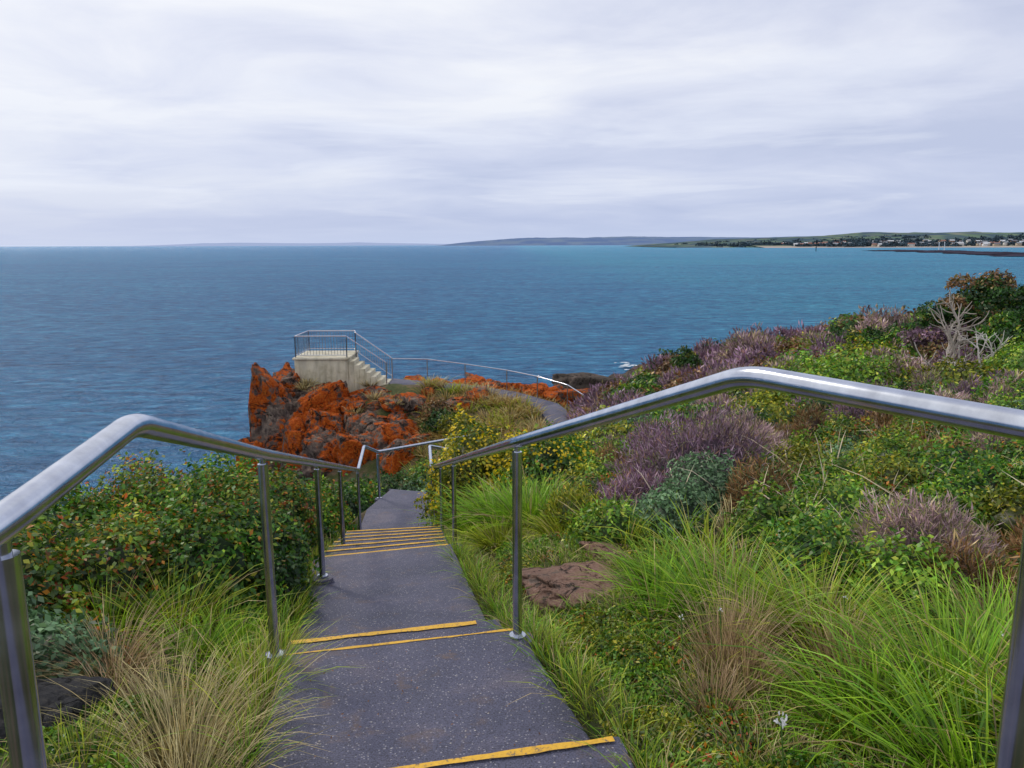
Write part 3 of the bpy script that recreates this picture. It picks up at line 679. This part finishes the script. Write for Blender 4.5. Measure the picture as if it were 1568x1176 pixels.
def h2(xs,t):
    env=np.clip((xs-560)/1250,0,1)**.85
    return (t>0)*(2+np.sin(min(1,t*1.4)*np.pi/2)*env*(22+66*nz(xs,520,t,11)))-3*(t==0)
def c2(xs,t,hh):
    n=nz(xs,60,t*16,12)[:,None]; a=np.array([.065,.10,.135]); b_=np.array([.13,.19,.13]); c_=np.array([.22,.22,.19])  # land tones with bluish distance haze mixed into the colour
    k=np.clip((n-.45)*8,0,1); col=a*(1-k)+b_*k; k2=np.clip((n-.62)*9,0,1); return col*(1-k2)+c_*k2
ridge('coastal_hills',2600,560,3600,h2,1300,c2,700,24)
g=G(); n=120; xs=np.linspace(780,2500,n)
yy=2420-(xs-780)*.42+40*np.sin(xs/140)
g.add(np.r_[np.c_[xs,yy,np.full(n,SEA+.2)],np.c_[xs,yy+45,np.full(n,SEA+2.2)],np.c_[xs,yy+100+(xs-700)*.6,np.full(n,SEA+7)]],
  [(i,i+1,n+i+1,n+i) for i in range(n-1)]+[(n+i,n+i+1,2*n+i+1,2*n+i) for i in range(n-1)],np.r_[np.tile([.44,.38,.33],(n*2,1)),np.tile([.12,.16,.11],(n,1))]); g.build('beach',M_far)
g=G(); I,Fc=ICOS[3]
for k in range(240):
    t=rng.random()**.8; Dd=1330-560*t+rng.uniform(-40,60)*(.3+t); x=Dd*(.475+.20*t)+rng.uniform(-15,15); s=rng.uniform(5,13)
    V=I*[s*2.2,s,.7+1.3*rng.random()]; V=V*(.8+.5*vnoise(I*3+k,k))[:,None]; g.add(V+[x,Dd,SEA+.1],Fc,np.array([.045,.040,.058])*rng.uniform(.6,1.5))
g.build('rock_reef',M_far)
g=G()
for k in range(1500):
    x=700+1500*rng.random(); t=rng.random()**1.6
    y=2440-(x-780)*.42+60+t*900
    if vnoise(np.array([[x/90,y/150,0]]),4)[0]<.40: continue
    if x<900 and t<.1: continue
    hb=SEA+3+(t*32)*np.clip((x-600)/900,0,1)
    s=rng.uniform(4,11)
    n=36; d=norm(rng.normal(size=(n,3))); d[:,2]=abs(d[:,2]); P=np.array([x,y,hb])+d*[s*1.5,s,s*.85]*rng.uniform(.6,1.1,(n,1))
    leaves(g,P,d+rng.normal(size=(n,3))*.5,rng.normal(size=(n,3)),s*.75,s*.65,np.array([.050,.075,.095])*rng.uniform(.6,1.8,(n,1)))
g.build('distant_trees',M_far)
g=G()
for k in range(130):
    x=900+1050*rng.random(); t=rng.random(); y=2440-(x-780)*.42+50+t*380; z=SEA+5+t*14*np.clip((x-600)/900,0,1)
    w,d_,h=rng.uniform(9,20),9,rng.uniform(3,5.5); wc=[(.62,.6,.56),(.7,.7,.7),(.45,.38,.3),(.3,.2,.16)][rng.integers(4)]; rc=[(.28,.3,.33),(.30,.16,.13),(.55,.57,.6),(.17,.17,.2)][rng.integers(4)]
    box(g,x,x+w,y,y+d_,z-6,z+h,wc)
    g.add([(x-1,y-1,z+h),(x+w+1,y-1,z+h),(x+w+1,y+d_+1,z+h),(x-1,y+d_+1,z+h),(x-1,y+d_/2,z+h+3.2),(x+w+1,y+d_/2,z+h+3.2)],[(0,1,5,4),(2,3,4,5)],rc)
    for q in range(3): wx=x+w*(.2+.28*q); box(g,wx,wx+1.4,y-.12,y-.02,z+.9,z+2.3,(.04,.05,.06))
g.build('seaside_town',M_far)
for (x,y,h) in [(707,1290,13),(716,1290,13)]:
    g=G(); tube(g,[(x,y,SEA-1),(x,y,SEA+h)],[.7,.45],8,(.7,.7,.72)); tube(g,[(x,y,SEA+h),(x,y,SEA+h+1.6)],[.9,.3],8,(.7,.7,.7)); g.build('navigation_beacon',M_far)
g=G(); x,y=500,1280; tube(g,[(x,y,SEA-1),(x,y,SEA+6)],.6,8,(.03,.03,.03)); tube(g,[(x,y,SEA+6),(x,y,SEA+8)],[1.4,.2],8,(.03,.03,.03)); g.build('navigation_beacon',M_far)
g=G()
for k in range(70):
    cx,cy=[(26.5,97),(25.5,94),(12.4,82)][rng.integers(3)]; x=cx+rng.normal()*.7; y=cy+rng.normal()*1.3; n=14; a=np.linspace(0,6.28,n,endpoint=False)
    r=rng.uniform(.04,.22)*(1+.35*rng.normal(size=n)); V=np.c_[x+np.cos(a)*r*2.2,y+np.sin(a)*r,np.full(n,SEA+.1+k*.002)]; V=np.vstack([V,[x,y,SEA+.14+k*.002]])
    g.add(V,[(i,(i+1)%n,n) for i in range(n)],(1,1,1))
g.build('sea_foam',M_foam)

# ------------------------------------------------------------ world
w=bpy.data.worlds.new("World"); scene.world=w; w.use_nodes=True; nt=w.node_tree; nt.nodes.clear()
out=N(nt,'ShaderNodeOutputWorld'); sky=N(nt,'ShaderNodeTexSky',sky_type='NISHITA'); sky.sun_disc=False
EL=math.radians(42); AZ=math.radians(-40); sky.sun_elevation=EL; sky.sun_rotation=AZ
b1=N(nt,'ShaderNodeBackground'); b1.inputs[1].default_value=.10; nt.links.new(sky.outputs[0],b1.inputs[0])
tc=N(nt,'ShaderNodeTexCoord'); sx=N(nt,'ShaderNodeSeparateXYZ'); nt.links.new(tc.outputs['Generated'],sx.inputs[0])
mth=lambda *a: math_(nt,*a)
zc=mth('MAXIMUM',sx.outputs[2],0.0); den=mth('ADD',zc,.12)
u=mth('DIVIDE',sx.outputs[0],den); v=mth('DIVIDE',sx.outputs[1],den)
cb=N(nt,'ShaderNodeCombineXYZ'); nt.links.new(u,cb.inputs[0]); nt.links.new(v,cb.inputs[1])
mp=N(nt,'ShaderNodeMapping'); nt.links.new(cb.outputs[0],mp.inputs['Vector']); mp.inputs['Scale'].default_value=(.75,1.0,1); mp.inputs['Rotation'].default_value=(0,0,-.45); mp.inputs['Location'].default_value=(3.3,1.2,0)
n1=noise(nt,mp.outputs[0],1.2,8,.56,.5); n2=noise(nt,mp.outputs[0],.45,4,.45,.4)
s=mth('ADD',mth('MULTIPLY',n1,.50),mth('MULTIPLY',n2,.58))
s=mth('ADD',s,mth('MULTIPLY',sx.outputs[0],-.15))
s=mth('ADD',s,mth('MULTIPLY',zc,.10))
cl=ramp(nt,s,[(.40,(.52,.57,.75)),(.50,(.64,.68,.84)),(.58,(.77,.80,.92)),(.69,(.96,.97,1.0))])
hz_=ramp(nt,zc,[(0.0,(.52,.62,.86)),(.03,(.45,.54,.80)),(.10,(.52,.59,.82)),(.30,(.76,.79,.90))])
fh=ramp(nt,zc,[(0.0,(.10,)*3),(.05,(.40,)*3),(.22,(.95,)*3)])
cc=mix(nt,fh,hz_,cl)
mp2=N(nt,'ShaderNodeMapping'); nt.links.new(tc.outputs['Generated'],mp2.inputs['Vector']); mp2.inputs['Scale'].default_value=(2.6,2.6,22); mp2.inputs['Location'].default_value=(1.4,.2,.3)
br=ramp(nt,noise(nt,mp2.outputs[0],1,6,.55,.4),[(.52,(0,)*3),(.72,(1,)*3)])
bm_=ramp(nt,zc,[(.015,(0,)*3),(.05,(.8,)*3),(.14,(.6,)*3),(.3,(0,)*3)])
cc=mix(nt,mix(nt,1.0,br,bm_,'MULTIPLY'),cc,(.86,.90,1.0))
b2=N(nt,'ShaderNodeBackground'); b2.inputs[1].default_value=1.02; nt.links.new(cc,b2.inputs[0])
ms=N(nt,'ShaderNodeMixShader'); ms.inputs[0].default_value=.92; nt.links.new(b1.outputs[0],ms.inputs[1]); nt.links.new(b2.outputs[0],ms.inputs[2]); nt.links.new(ms.outputs[0],out.inputs[0])
sl=bpy.data.lights.new('sun','SUN'); sl.energy=1.5; sl.angle=math.radians(10); sl.color=(1,.93,.80); so=bpy.data.objects.new('sun',sl); scene.collection.objects.link(so)
dv=Vector((math.sin(AZ)*math.cos(EL),math.cos(AZ)*math.cos(EL),math.sin(EL))); so.rotation_euler=dv.to_track_quat('Z','Y').to_euler()
# ------------------------------------------------------------ camera
cam=bpy.data.cameras.new('camera'); cam.lens=27; cam.sensor_width=36; cam.clip_start=.05; cam.clip_end=100000
co=bpy.data.objects.new('camera',cam); scene.collection.objects.link(co); co.location=(0,0,0)
co.rotation_euler=(Euler((math.radians(90-10.3),0,0)).to_matrix()@Matrix.Rotation(math.radians(-.2),3,'Z')).to_euler(); scene.camera=co
scene.view_settings.view_transform='Standard'; scene.view_settings.look='None'; scene.view_settings.exposure=0
